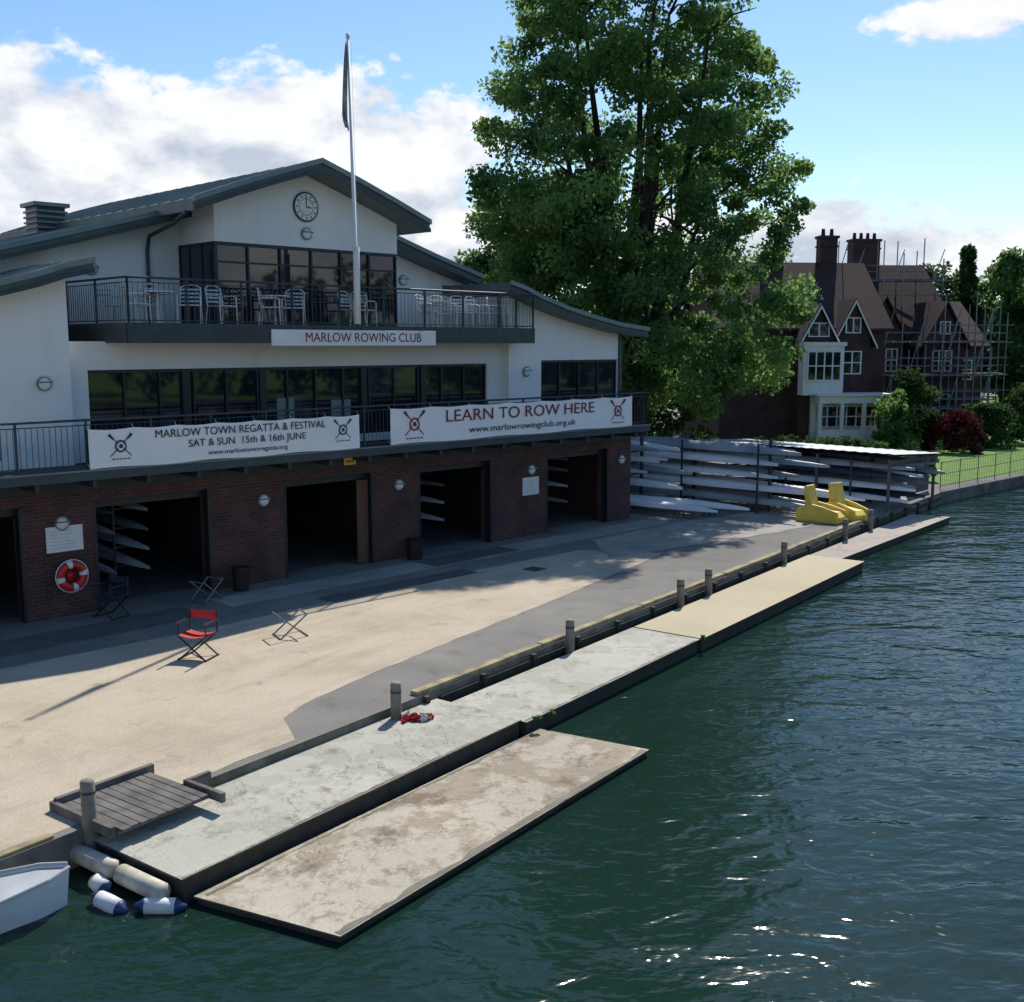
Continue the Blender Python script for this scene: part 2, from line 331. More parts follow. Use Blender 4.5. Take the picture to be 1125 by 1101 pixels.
# ragged damp algae strip along the river-side edges of the decks
g=G()
def strip(x0,x1,y,z,sg=1,a=.03,b=.10):
    xs=np.arange(x0,x1,.07); 
    for i in range(len(xs)-1):
        w0=random.uniform(a,b) if i==0 else w1
        w1=max(a*.4,min(b,w0+random.uniform(-.025,.025)))
        g.add([(xs[i],y,z),(xs[i+1],y,z),(xs[i+1],y+sg*w1,z),(xs[i],y+sg*w0,z)],[(0,1,2,3)] if sg>0 else [(3,2,1,0)],M_wet)
strip(.48,6.8,-1.915,-.341); strip(.2,6.5,-.13,-.341,-1,.02,.08); strip(.02,6.28,.012,-.126,1,.01,.05); strip(6.4,12.2,-.02,-.176,1,.01,.05)
g.obj('algae_strip',None,(D0.x,D0.y,0),DA)
for i,(e,h) in enumerate([(0.02,.57),(5.2,.45),(10.1,.42),(14.6,.42),(16.,.42),(20.5,.4),(25.2,.4),(27.5,.4)]):
    g=G(); r=.085
    g.tube([(0,0,-1.2),(0,0,h-.03),(.0,0,h)],[r,r,r*.8],M_wood,12); g.tube([(0,0,h-.16),(0,0,h-.13)],r*1.06,M_steel,12)
    p=DW(e,1.6 if i else 1.72); o=g.obj('mooring_post',None,(p[0],p[1],0),random.random(),True)
    o.rotation_euler[0]=random.uniform(-.03,.03)
g=G()
for i in range(10):
    x=.1+i*.125; g.box(x,x+.11,1.2+random.uniform(-.02,.02),2.42,.045,.07+random.uniform(0,.006),M_wood2)
for y in (1.25,1.8,2.32): g.box(.08,1.36,y,y+.07,-.0,.043,M_wood2)
g.box(.04,1.42,2.43,2.5,0,.15,M_wood2); g.box(-.02,.04,1.25,2.5,0,.12,M_wood2); g.box(1.36,1.42,1.0,1.75,0,.12,M_wood2); g.box(1.42,1.75,1.69,1.75,0,.12,M_wood2)
g.obj('wooden_ramp',None,(D0.x,D0.y,.0),DA)
g=G()
for a,b in ((.12,.95),(1.02,1.85)):
    g.tube([(-.13,a,-.28),(-.13,a+.04,-.28),(-.13,b-.04,-.28),(-.13,b,-.28)],[.06,.11,.11,.06],M_fend,14)
g.obj('dock_bumper',None,(D0.x,D0.y,0),DA,True)
def fender(p0,p1):
    g=G(); p0=Vector(p0);p1=Vector(p1); f=lambda t:p0.lerp(p1,t)
    g.tube([f(-.12),f(0),f(.08),f(.14)],[.025,.05,.08,.09],M_blue,14)
    g.tube([f(.14),f(.5),f(.86)],[.09,.095,.09],M_white,14)
    g.tube([f(.86),f(.92),f(1),f(1.12)],[.09,.08,.05,.025],M_blue,14); g.obj('boat_fender',None,(0,0,0),0,True)
fender(DW(-.52,.82,-.36),DW(-.45,.42,-.42)); fender(DW(-.33,.30,-.38),DW(-.05,-.05,-.4)); fender(DW(-.3,1.2,-.36),DW(-.3,.95,-.42))
g=G(); secs=[(0,.05,.06),(.25,.22,.05),(.8,.38,.02),(1.8,.48,-.02),(3.2,.48,-.02),(4.,.42,0)]
vs=[]
for x,w,dz in secs: vs+=[(x,-w,.36-x*.02+dz),(x+.05,-w*.75,-.1),(x+.05,w*.75,-.1),(x,w,.36-x*.02+dz)]
fs=[]
for i in range(5):
    a=i*4;b=a+4; fs+=[(a,b,b+1,a+1),(a+1,b+1,b+2,a+2),(a+2,b+2,b+3,a+3)]
fs+=[(0,1,2,3),(20,23,22,21)]; g.add(vs,fs,M_white)
vs=[]
for x,w,dz in secs: vs+=[(x+.02,-w*.93,.33-x*.02+dz),(x+.02,w*.93,.33-x*.02+dz)]
g.add(vs,[(0,1,3,2),(2,3,5,4)],M_corr); g.add([(v[0],v[1],v[2]-.22) for v in vs],[(4,5,7,6),(6,7,9,8),(8,9,11,10)],M_wood)
for sg in (-1,1): g.tube([(x,sg*w,.37-x*.02+dz) for x,w,dz in secs],.018,M_corr,6)
g.box(1.6,1.85,-.46,.46,.2,.23,M_wood)
g.obj('rowing_dinghy',None,(-4.83,11.2,WZ+.0),math.atan2(-.56,-.83))
# ---------------------------------------------------------------- BOATHOUSE
bh=empty('boathouse',B0,BA)
g=G()
doors=[(-2.1,.55),(2.01,4.71),(6.67,9.32),(10.84,13.52),(15.76,18.6)]
xs=-8.
for a,b in doors: g.box(xs,a,0,.45,0,2.35,M_brick); xs=b
g.box(xs,19.7,0,.45,0,2.35,M_brick); g.box(-8,19.7,.0,.45,2.352,2.915,M_brick)
g.box(19.45,19.7,.452,12,0,3.,M_brick); g.box(-8,-7.8,.452,12,0,3,M_brick); g.obj('brick_ground_storey',bh)
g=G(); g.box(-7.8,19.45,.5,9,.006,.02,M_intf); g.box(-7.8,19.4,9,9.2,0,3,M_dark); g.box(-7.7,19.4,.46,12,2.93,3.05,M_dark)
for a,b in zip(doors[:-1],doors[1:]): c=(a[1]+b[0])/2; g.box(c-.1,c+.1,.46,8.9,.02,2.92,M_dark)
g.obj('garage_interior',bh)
g=G()
for a,b in doors:
    g.box(a,b,.2,.42,2.18,2.349,M_frame); g.box(a,a+.06,-.01,.2,0,2.345,M_frame); g.box(b-.06,b,-.01,.2,0,2.345,M_frame)
g.box(8.9,9.24,.1,.15,.03,2.17,M_door)
g.obj('door_frames',bh)
g=G()
for s0,lev in ((3.7,[.5,.95,1.4,1.85]),(2.9,[.5,.95,1.4,1.85]),(-.4,[.5,.95,1.4,1.85]),(-1.3,[.5,1.,1.5]),(12.6,[.6,1.1,1.6]),(17.8,[.6,1.1,1.6,1.95])):
    for z in lev: g.hull((s0,1.,z),(s0+.1,8.4,z),.5,.18,random.choice([M_hull2,M_hull2,M_hull]),True)
    for y in (2,5):
        g.box(s0-.38,s0-.33,y,y+.05,.02,2.5,M_steel)
        for z in lev: g.box(s0-.33,s0+.33,y,y+.05,z-.06,z-.02,M_steel)
g.obj('stored_shells',bh)
g=G()
g.box(-8,19.5,-.85,.28,2.93,3.1,M_slab); g.box(-8,19.55,-.9,-.85,2.9,3.12,M_slab); g.box(-8,19.5,-.1,-.003,2.6,2.925,M_frame)
g.box(-8,19.55,-.91,-.902,3.08,3.115,M_trim)
for s in np.arange(-7.5,19.6,1.15): g.box(s,s+.08,-.8,-.1,2.74,2.925,M_steel)
g.box(2.8,14.75,-.4,.85,5.66,6.0,M_slab); g.box(2.8,14.28,.85,2.6,5.66,6.0,M_slab)
g.box(2.76,14.79,-.46,-.4,5.62,6.04,M_steel); g.box(2.74,2.8,-.4,2.6,5.62,6.04,M_steel)
g.obj('balcony_slabs',bh)
def rail(g,p0,p1,z0,z1,gap=.115,post=1.4):
    p0=Vector(p0);p1=Vector(p1); L=(p1-p0).length; u=(p1-p0)/L
    g.tube([(p0.x,p0.y,z1),(p1.x,p1.y,z1)],.026,M_steel,8); g.tube([(p0.x,p0.y,z0+.09),(p1.x,p1.y,z0+.09)],.015,M_steel,6); g.tube([(p0.x,p0.y,z1-.1),(p1.x,p1.y,z1-.1)],.013,M_steel,6)
    k=int(L/gap)
    for i in range(k+1):
        q=p0+u*(L*i/k); g.tube([(q.x,q.y,z0+.09),(q.x,q.y,z1-.1)],.0075,M_steel,4,False)
    k=max(1,round(L/post))
    for i in range(k+1):
        q=p0+u*(L*i/k); g.box(q.x-.02,q.x+.02,q.y-.02,q.y+.02,z0-.15,z1,M_steel)
g=G(); rail(g,(-8,-.82),(19.45,-.82),3.1,4.1); rail(g,(19.45,-.82),(19.45,.25),3.1,4.1)
rail(g,(2.8,-.42),(14.75,-.42),6.0,6.97); rail(g,(2.8,-.42),(2.8,2.6),6.0,6.97); rail(g,(14.75,-.42),(14.75,.25),6.0,6.97)
g.obj('balcony_railings',bh)
bay=[(4.7,8.77),(5.8,9.18),(7.,9.6),(8.1,9.95),(9.2,9.6),(10.4,9.18),(11.5,8.77)]
main=[(-6,6.75),(-4,6.9),(-1,7.15),(1.2,7.62),(3,8.12),(4.56,8.55),(6.5,9.1),(8.1,9.42),(9.7,9.1),(11.64,8.55),(13.2,8.08),(15,7.6)]
wr=[(14.0,7.3),(14.6,7.16),(15.15,6.97),(16.3,6.66),(17.5,6.42),(18.8,6.2),(20.16,6.08)]
wl=[(16.2-x,z) for x,z in wr][::-1]; wl=[(-6,6.0)]+wl
g=G(); g.sheet(bay,.2,12,.26,M_roof); g.sheet([(x,z-.004) for x,z in main],1.95,12.3,.26,M_roof)
g.sheet(wr,-.25,12.2,.24,M_roof); g.sheet(wl,-.25,12.2,.24,M_roof)
for p,y in ((bay,.2),(main,1.95),(wr,-.25),(wl,-.25)):
    g.sheet([(x,z+.05) for x,z in p],y-.09,y-.003,.12,M_trim); g.sheet([(x,z-.17) for x,z in p],y-.05,y-.003,.1,M_steel)
for p,y0,y1 in ((bay,.2,12),(main,1.95,12.3),(wr,-.25,12.2),(wl,-.25,12.2)):
    for y in np.arange(y0+.4,y1,.6): g.sheet([(x,z+.03) for x,z in p],y,y+.03,.03,M_trim)
g.obj('roof',bh)
def under(prof,xa,xb,off=.2):
    X=np.array([p[0] for p in prof]);Z=np.array([p[1] for p in prof])
    pts=[xa]+[x for x in X if xa<x<xb]+[xb]; return [(x,float(np.interp(x,X,Z))-off) for x in pts]
g=G()
def wallp(prof,xa,xb,z0,y0,y1,off=.2):
    u=under(prof,xa,xb,off); g.prismxz([(xa,z0),(xb,z0)]+u[::-1],y0,y1,M_render)
wallp(main,1.0,5.65,6.002,2.6,2.8); wallp(main,10.9,15,6.002,2.6,2.8)
wallp(bay,5.6,10.95,7.95,.9,1.1)
g.box(5.6,5.75,1.1,2.6,7.95,8.95,M_render); g.box(10.8,10.95,1.1,2.6,6.,8.95,M_render)
g.box(1.83,2.32,.6,.8,3.1,5.655,M_render); g.box(13.92,14.5,.6,.8,3.1,5.655,M_render); g.box(2.32,13.92,.6,.8,5.05,5.655,M_render); g.box(2.32,13.92,.6,.8,3.1,3.3,M_render)
g.box(14.5,15.84,.3,.598,3.1,6.68,M_render); wallp(wr,14.5,15.84,6.68,.3,.598); g.box(19.35,19.5,.3,.55,3.1,5.9,M_render)
wallp(wr,15.84,19.5,5.12,.3,.55); g.box(15.84,19.35,.3,.55,3.1,3.3,M_render)
g.box(14.5,14.7,.8,2.6,3.1,7.0,M_render); g.box(19.3,19.5,.552,12,3.1,5.95,M_render); g.box(-7.8,19.3,11.8,12,3,7,M_render)
g.box(.36,1.83,.3,.598,3.1,6.7,M_render); wallp(wl,.36,1.83,6.7,.3,.598); g.box(-6,-3.2,.3,.55,3.1,5.12,M_render); wallp(wl,-6,.36,5.12,.3,.55); g.box(-3.2,.36,.3,.55,3.1,3.3,M_render)
g.box(1.63,1.83,.6,2.6,3.1,6.9,M_render)
g.obj('rendered_walls',bh)
def window(g,x0,x1,z0,z1,y,n,tr=None,fw=.045):
    w=(x1-x0)/n
    for i in range(n):
        a=x0+w*i+.01; b=a+w-.02; t1=random.uniform(-.006,.006); t2=random.uniform(-.004,.004)
        g.add([(a,y+.06+t1,z0+.01),(b,y+.06-t1,z0+.01),(b,y+.06-t1+t2,z1-.01),(a,y+.06+t1+t2,z1-.01)],[(0,1,2,3)],M_glass)
    g.box(x0,x1,y+.09,y+.1,z0,z1,M_dark)
    g.box(x0,x1,y,y+.088,z0,z0+.07,M_frame); g.box(x0,x1,y,y+.088,z1-.07,z1,M_frame)
    for i in range(n+1):
        c=x0+(x1-x0)*i/n; a=max(x0,c-fw/2); b=min(x1,c+fw/2)
        g.box(a,b,y+.004,y+.086,z0+.07,z1-.07,M_frame)
    if tr: g.box(x0,x1,y+.01,y+.08,tr-.02,tr+.02,M_frame)
g=G(); window(g,2.32,13.92,3.3,5.05,.66,14)
for s in (4.6,6.6,9.6,11.6): g.box(s-.09,s+.09,.64,.8,3.3,5.05,M_frame)
window(g,15.84,19.35,3.3,5.12,.36,4); window(g,-3.2,.36,3.3,5.12,.36,4)
window(g,5.6,10.95,6.05,7.95,.93,6,7.5); g.box(5.58,5.66,.9,.98,6.,7.95,M_frame)
g.box(5.61,5.63,.98,2.6,6.05,7.94,M_glass)
for y in (1.5,2.1,2.55): g.box(5.585,5.64,y,y+.05,6.05,7.94,M_frame)
g.box(5.585,5.65,.98,2.6,6.0,6.1,M_frame); g.box(5.585,5.65,.98,2.6,7.9,7.949,M_frame); g.box(19.36,19.52,.26,.34,3.1,5.9,M_steel)
g.obj('windows',bh)
g=G()
for a,b,z0,z1 in ((7.0,7.5,3.35,4.3),(8.6,9.2,3.35,4.2)): g.box(a,b,.705,.712,z0,z1,M_trim)
g.obj('notice_posters',bh)
g=G()
def lamp(s,y,z):
    g.tube([(s,y,z),(s,y-.05,z)],.15,M_trim,16); g.tube([(s,y-.05,z),(s,y-.09,z),(s,y-.12,z)],[.125,.105,.05],M_white,16)
    g.box(s-.14,s+.14,y-.13,y-.05,z+.02,z+.05,M_trim)
for s,y,z in ((1.34,0,1.96),(6.09,0,1.96),(10.15,0,1.96),(15.1,0,1.96),(19.2,0,1.96),(1.27,.3,4.8),(15.2,.3,4.8),(3.4,2.6,7.3),(12.5,2.6,7.4),(8.1,.9,8.28)): lamp(s,y,z)
g.obj('bulkhead_lamps',bh)
g=G(); g.tube([(4.7,.5,8.5),(4.75,1.2,8.3),(4.75,2.4,8.1),(4.75,2.52,7.8),(4.75,2.52,6.1)],.045,M_steel,8); g.obj('drainpipe',bh)
g=G(); g.box(4.2,4.95,7.5,8.25,8.0,9.2,M_steel)
for i in range(6): g.box(4.15,5.0,7.45,8.3,8.35+i*.14,8.4+i*.14,M_trim)
g.box(4.1,5.05,7.4,8.35,9.2,9.3,M_trim); g.obj('roof_vent',bh)
g=G(); g.tube([(8.1,.895,8.92),(8.1,.86,8.92)],.36,M_frame,40); g.tube([(8.1,.859,8.92),(8.1,.85,8.92)],.32,M_white,40)
for i in range(12):
    a=i*math.pi/6; r0,r1=.24,.3
    p=Vector((math.sin(a),0,math.cos(a))); g.tube([(8.1+p.x*r0,.848,8.92+p.z*r0),(8.1+p.x*r1,.848,8.92+p.z*r1)],.013,M_ink,4)
g.torus((8.1,.85,8.92),.2,.006,M_ink); g.tube([(8.1,.845,8.92),(8.1,.845,9.16)],.012,M_ink,4); g.tube([(8.1,.845,8.92),(8.24,.845,8.9)],.014,M_ink,4)
g.obj('wall_clock',bh)
def root_b(name,s,d,z,rz=0): return empty(name,BW(s,d,z),BA+rz)
def banner(name,x0,x1,z0,z1,yy):
    r=root_b(name,0,0,0); g=G(); n=60; vs=[]
    for i in range(n+1):
        t=i/n; x=x0+(x1-x0)*t; sag=.03*abs(math.sin(t*math.pi*7))
        for j in range(5):
            q=j/4; z=z0+(z1-z0)*q+ (-sag if j==4 else 0) + (.015*math.sin(t*19) if j==0 else 0)
            vs.append((x,yy+.008*math.sin(t*37+q*3)+.005*math.sin(t*90),z))
    g.add(vs,[(i*5+j,(i+1)*5+j,(i+1)*5+j+1,i*5+j+1) for i in range(n) for j in range(4)],M_ban)
    g.obj('vinyl_sheet',r,smooth=True); g=G()
    for k in range(8):
        x=x0+(x1-x0)*k/7; g.tube([(x,yy,z1-.03),(x,yy+.1,z1+.07)],.006,M_white,4); g.tube([(x,yy,z0+.02),(x,yy+.1,z0+.1)],.006,M_white,4)
    g.obj('ties',r); return r
def crest(g,x,z,y,k,m):
    for a in (-1,1):
        g.tube([(x-a*.22*k,y,z-.2*k),(x+a*.2*k,y,z+.2*k)],.009*k,m,4); g.tube([(x+a*.14*k,y,z+.14*k),(x+a*.24*k,y,z+.24*k)],[.015*k,.032*k],m,4)
    g.torus((x,y-.002,z),.11*k,.014*k,m,'y',20,4); g.tube([(x,y-.004,z),(x,y-.006,z)],.075*k,M_ban,14); g.tube([(x,y-.008,z),(x,y-.01,z)],.045*k,m,10)
    for j in range(5): g.box(x-.2*k+j*.085*k,x-.14*k+j*.085*k,y-.003,y,z-.27*k,z-.25*k,m)
r=banner('banner',1.6,8.25,3.12,3.92,-.93)
text('t1','MARLOW TOWN REGATTA & FESTIVAL',3.0,7.25,3.74,.24,-.95,M_ink,r); text('t2','SAT & SUN  15th & 16th JUNE',3.75,6.7,3.5,.22,-.95,M_ink,r); text('t3','www.marlowtownregatta.org',4.2,6.2,3.28,.14,-.95,M_ink,r)
g=G(); crest(g,2.25,3.55,-.95,1.,M_navyink); crest(g,7.75,3.58,-.95,1.,M_navyink); g.obj('crests',r)
r=banner('banner',9.2,18.6,3.12,4.02,-.93)
text('t1','LEARN TO ROW HERE',11.0,16.8,3.74,.44,-.95,M_maroon,r); text('t2','www.marlowrowingclub.org.uk',11.8,16.0,3.36,.24,-.95,M_ink,r)
g=G(); crest(g,9.95,3.6,-.95,1.35,M_maroon); crest(g,17.9,3.6,-.95,1.35,M_maroon); g.obj('crests',r)
r=root_b('club_name_sign',0,0,0); g=G(); g.box(6.15,11.05,-.52,-.47,5.56,5.93,M_white); g.obj('board',r,bevel=.005)
text('t','MARLOW ROWING CLUB',7.05,10.55,5.745,.31,-.525,M_maroon,r)
for s0,s1,z0,z1 in ((1.0,1.76,1.37,1.9),(14.75,15.42,1.22,1.74)):
    r=root_b('notice_sign',0,0,0); g=G(); g.box(s0,s1,-.03,-.004,z0,z1,M_white); g.obj('board',r,bevel=.004)
    g=G()
    for k in range(6): g.box(s0+.08,s1-.1-random.random()*.2,-.034,-.031,z1-.1-k*.07,z1-.094-k*.07,M_trim)
    g.obj('print',r)
r=root_b('warning_sign',0,0,0); g=G(); g.box(8.35,8.7,-.14,-.11,2.62,2.8,M_yel); g.box(8.4,8.65,-.145,-.141,2.69,2.72,M_ink); g.obj('board',r)
r=root_b('lifebuoy',0,0,0); g=G(); g.torus((1.46,-.09,.85),.24,.085,M_lbred,'y',32,10,M_white); g.torus((1.46,-.09,.85),.34,.012,M_white); g.box(1.36,1.56,-.03,-.003,.75,.95,M_lbred); g.obj('ring',r,smooth=True)
r=root_b('flagpole',8.56,-.52,0); g=G(); g.tube([(0,0,6.08),(0,0,7.9),(-.02,0,7.92),(-.12,0,12.66)],[.085,.08,.05,.03],M_white,12); g.tube([(-.12,0,12.66),(-.12,0,12.75)],.05,M_alu,10)
g.tube([(.06,-.02,6.3),(-.06,-.04,12.55)],.005,M_white,4); g.obj('pole',r,smooth=True)
g=G(); vs=[]; n=24
for i in range(n+1):
    t=i/n
    for j in range(7):
        q=j/6; w=(.09+.34*t**.7)*(1 if t<.9 else 1-(t-.9)*5); vs.append((-.14-q*w*.6,.06*math.sin(q*9+t*2)*t-.03*q,12.45-t*1.9+q*.15))
g.add(vs,[(i*7+j,i*7+j+1,(i+1)*7+j+1,(i+1)*7+j) for i in range(n) for j in range(6)],M_flag); g.obj('flag',r,smooth=True)
def bchair(s,d,a):
    g=G(); t=lambda p,r=.016: g.tube(p,r,M_alu,6)
    for x in (-.24,.24):
        t([(x,-.24,0),(x,-.22,.44),(x,-.22,.64),(x,-.1,.67),(x,.2,.66)]); t([(x,.27,0),(x*.95,.2,.44),(x*.9,.27,.84)])
    t([(-.215,.27,.84),(-.1,.3,.9),(.1,.3,.9),(.215,.27,.84)])
    for k in range(4): t([(-.2,.235+.008*k,.54+k*.085),(.2,.235+.008*k,.54+k*.085)],.024)
    g.box(-.23,.23,-.22,.2,.43,.455,M_alu); p=BW(s,d,6.0); g.obj('balcony_chair',None,p,BA+a)
def btable(s,d):
    g=G(); g.tube([(0,0,.71),(0,0,.74)],.36,M_alu,24); g.tube([(0,0,.04),(0,0,.71)],.03,M_alu,8)
    for k in range(4): a=k*math.pi/2+.4; g.tube([(0,0,.05),(.3*math.cos(a),.3*math.sin(a),.015)],.018,M_alu,6)
    g.obj('balcony_table',None,BW(s,d,6.0),BA)
for s,d,a in ((3.3,.2,1.3),(3.9,.9,2.8),(4.5,.15,-.6),(3.4,1.6,.3),(5.25,.1,.2),(6.6,.2,.9),(7.2,.15,-.7),(8.9,.15,.3),(9.4,.35,2.),(11.5,.3,.4),(12.1,.9,2.9),(12.5,.1,-.3),(13.2,.2,.2),(13.7,.7,-1.2),(12.9,1.4,2.5),(13.9,.1,.5)): bchair(s,d,a)
for s,d in ((3.85,.35),(4.3,1.3),(6.9,.5),(11.9,.4),(13.3,.8)): btable(s,d)
# ---------------------------------------------------------------- folding chairs
def dchair(x,y,rz,m,fold=False,mf=None):
    g=G(); f=mf or M_black; t=lambda p,r=.016: g.tube(p,r,f,6)
    w=.27
    for yy in (-.22,.22):
        t([(-w,yy,0),(w,yy,.44)]); t([(w,yy,0),(-w,yy,.44)])
    for x0 in (-w,w):
        t([(x0,-.24,.015),(x0,.24,.015)]); t([(x0,-.24,.44),(x0,.24,.44)])
        if not fold: t([(x0,-.2,.44),(x0,-.2,.66)],.013); t([(x0,.2,.44),(x0,.22,.84)],.014); t([(x0,-.26,.67),(x0,.24,.67)],.02)
    if not fold:
        n=8; vs=[]
        for i in range(n+1):
            q=i/n; xx=-w+2*w*q; z=.455-.05*math.sin(math.pi*q); vs+=[(xx,-.21,z),(xx,.21,z)]
        g.add(vs,[(2*i,2*i+2,2*i+3,2*i+1) for i in range(n)],m)
        vs=[]
        for i in range(n+1):
            q=i/n; xx=-w+2*w*q; yy=.22+.05*math.sin(math.pi*q); vs+=[(xx,yy,.66),(xx,yy,.83-.03*math.sin(math.pi*q))]
        g.add(vs,[(2*i,2*i+2,2*i+3,2*i+1) for i in range(n)],m)
    g.obj('folding_chair',None,(x,y,.005),rz)
dchair(-5.65,19.1,R(-14),M_red); dchair(-8.3,22.1,R(-30),M_navy)
dchair(-6.75,23.6,R(60),M_navy,True,M_scaf); dchair(-4.3,20.6,R(30),M_navy,True,M_scaf)
g=G(); g.tube([(0,0,0),(0,0,.5),(0,0,.55)],[.2,.23,.24],M_black,14); g.obj('waste_bin',None,BW(10.4,-.35,0))
g=G(); g.tube([(0,0,0),(0,0,.5),(0,0,.55)],[.17,.2,.2],M_black,14); g.obj('waste_bin',None,BW(5.2,-.4,0))
cl=[(random.uniform(-.2,.2),random.uniform(-.12,.12),.04,.07) for _ in range(7)]
r=empty('towel_bundle',DW(5.35,1.3,-.13)); leaves('red_cloth',cl[:4],18,.12,M_red,r); leaves('white_cloth',cl[4:],18,.12,M_white,r); leaves('blue_cloth',[(0,.1,.04,.07)],12,.1,M_blue,r)
cl=[DW(e,n,-.14)+(r_,) for e,n,r_ in [(.15,1.72,.09),(.3,1.8,.09),(6.5,-.15,.07),(6.85,-.2,.05),(2.2,1.8,.04),(3,1.8,.04),(12.3,-.1,.05),(4.3,1.8,.045),(1.2,1.8,.04)]]
leaves('weeds',cl,40,.07,M_leaf)
# ---------------------------------------------------------------- boat racks
def rack(name,s0,d0,d1,levels,cols,mats,seed):
    random.seed(seed); r=root_b(name,0,0,0); g=G()
    for d in (d0+1.2,(d0+d1)/2,d1-1.2):
        g.box(s0-.05,s0+.05,d,d+.08,0,levels[-1]+.45,M_steel)
        g.box(s0-.75*cols-.04,s0-.75*cols,d,d+.06,0,levels[-1]+.3,M_steel)
        for z in levels: g.box(s0-.75*cols,s0+.75*cols,d,d+.06,z-.08,z-.02,M_steel)
    g.obj('frame',r); g=G()
    for z in levels:
        for c in range(cols*2):
            x=s0-.75*cols+.38+c*.75; a=d0+random.uniform(-1.1,.8); b=d1+random.uniform(-.8,.6)
            g.hull((x,a,z),(x,b,z+random.uniform(-.05,.05)),random.uniform(.5,.62),random.uniform(.2,.27),random.choice(mats))
    g.obj('boats',r,smooth=False)
rack('boat_rack',24.2,-3.6,5,[.3,.75,1.18,1.6,2.0],1,[M_hull,M_hull,M_hull,M_hull2],1)
rack('boat_rack',22.2,.3,8.5,[.35,.78,1.2,1.6,1.98],1,[M_hull,M_hull,M_hull2],2)
rack('boat_rack',28.6,-5,2.5,[.3,.7,1.1,1.4],2,[M_hull2,M_hull2,M_hull3,M_hull],4)
r=root_b('boat_shelter',0,0,0); g=G()
vs=[];n=40
for i in range(n+1):
    d=-5.4+8.2*i/n; dz=.02*(i%2); vs+=[(26.9,d,1.95+dz),(30.5,d,1.75+dz)]
g.add(vs,[(2*i,2*i+1,2*i+3,2*i+2) for i in range(n)],M_corr); g.add([(v[0],v[1],v[2]-.05) for v in vs],[(2*i,2*i+2,2*i+3,2*i+1) for i in range(n)],M_dark)
for s in (27,30.4):
    for d in (-5.2,-2.5,.2,2.6): g.box(s-.04,s+.04,d-.04,d+.04,0,1.76,M_wood2)
g.box(26.95,30.45,-5.3,-5.25,1.6,1.72,M_wood2); g.obj('shelter',r)
for (a,b,z,m) in (((20.5,3.2),(21.3,-2.3),.26,M_hull),((21.2,2.6),(22.2,-2.9),.3,M_hull),((26.2,1.5),(26.0,-4.9),.42,M_hull),((25.5,1.2),(25.3,-4.4),.62,M_hull)):
    r=root_b('rowing_shell',0,0,0); g=G(); g.hull((a[0],a[1],z),(b[0],b[1],z),.5,.2,m); g.obj('hull',r)
    g=G()
    for t in (.25,.75):
        x=a[0]+(b[0]-a[0])*t; y=a[1]+(b[1]-a[1])*t
        g.tube([(x-.2,y-.1,0),(x,y-.1,z),(x+.2,y-.1,0)],.02,M_steel,5); g.tube([(x-.2,y+.1,0),(x,y+.1,z),(x+.2,y+.1,0)],.02,M_steel,5); g.tube([(x,y-.15,z-.01),(x,y+.15,z-.01)],.025,M_steel,5)
    g.obj('trestle',r)
for k,(x,y) in enumerate(((9.85,34.4),(10.75,34.9))):
    g=G(); g.prismyz([(-.7,0),(.6,0),(.65,.25),(.42,.3),(.5,1.12),(.36,1.15),(.2,.5),(.1,.4),(-.55,.34),(-.75,.2)],-.27,.27,M_yel)
    for sx in (-.35,.28): g.prismyz([(-.72,.0),(.7,.0),(.72,.35),(.3,.6),(-.2,.52),(-.7,.38)],sx,sx+.07,M_yel)
    g.obj('yellow_pedalo',None,(x,y,.0),R(50-18*k),bevel=.05)
# ---------------------------------------------------------------- fence
g=G(); pts=[(16.6,42.0),(20.2,45.4),(23.8,49.0),(30,55.0),(40,64.8)]
for a,b in zip(pts[:-1],pts[1:]):
    a=Vector(a);b=Vector(b);L=(b-a).length;k=int(L/.16)
    for z in (.15,.6,1.05): g.tube([(a.x,a.y,z),(b.x,b.y,z)],.012,M_steel,4)
    for i in range(k): q=a.lerp(b,i/k); rr=.02 if i%10==0 else .006; g.tube([(q.x,q.y,0),(q.x,q.y,1.1)],rr,M_steel,4,False)
g.obj('metal_fence')
g=G()
for i in range(16): g.box(i*.14,i*.14+.125,0,.02,.05,1.35,M_frame)
g.box(0,2.2,.021,.06,.3,.38,M_frame); g.box(0,2.2,.021,.06,1.1,1.18,M_frame); g.obj('wooden_fence',None,(14.6,40.0,0),R(50))
# ---------------------------------------------------------------- houses
def gabx(g,x0,x1,y0,y1,ze,zr,mw,ov=.35,z0=0,th=.15):
    ym=(y0+y1)/2; g.prismyz([(y0,z0),(y1,z0),(y1,ze),(ym,zr-.1),(y0,ze)],x0,x1,mw)
    k=(zr-ze)/(ym-y0)
    for sg in (-1,1):
        ye=(y0-ov) if sg<0 else (y1+ov); zz=ze-k*ov
        g.prismyz([(ye,zz),(ym,zr),(ym,zr+th),(ye,zz+th)],x0-ov,x1+ov,M_tile)
def gaby(g,x0,x1,y0,y1,ze,zr,mw,ov=.3,z0=0,th=.13,barge=True):
    xm=(x0+x1)/2; g.prismxz([(x0,z0),(x1,z0),(x1,ze),(xm,zr-.1),(x0,ze)],y0,y1,mw)
    k=(zr-ze)/(xm-x0)
    for sg in (-1,1):
        xe=(x0-ov) if sg<0 else (x1+ov); zz=ze-k*ov
        g.prismxz([(xe,zz),(xm,zr),(xm,zr+th),(xe,zz+th)],y0-ov,y1,M_tile)
        if barge: g.prismxz([(xe,zz-.12),(xm,zr-.12),(xm,zr+.04),(xe,zz+.04)],y0-ov-.06,y0-ov-.01,M_white)
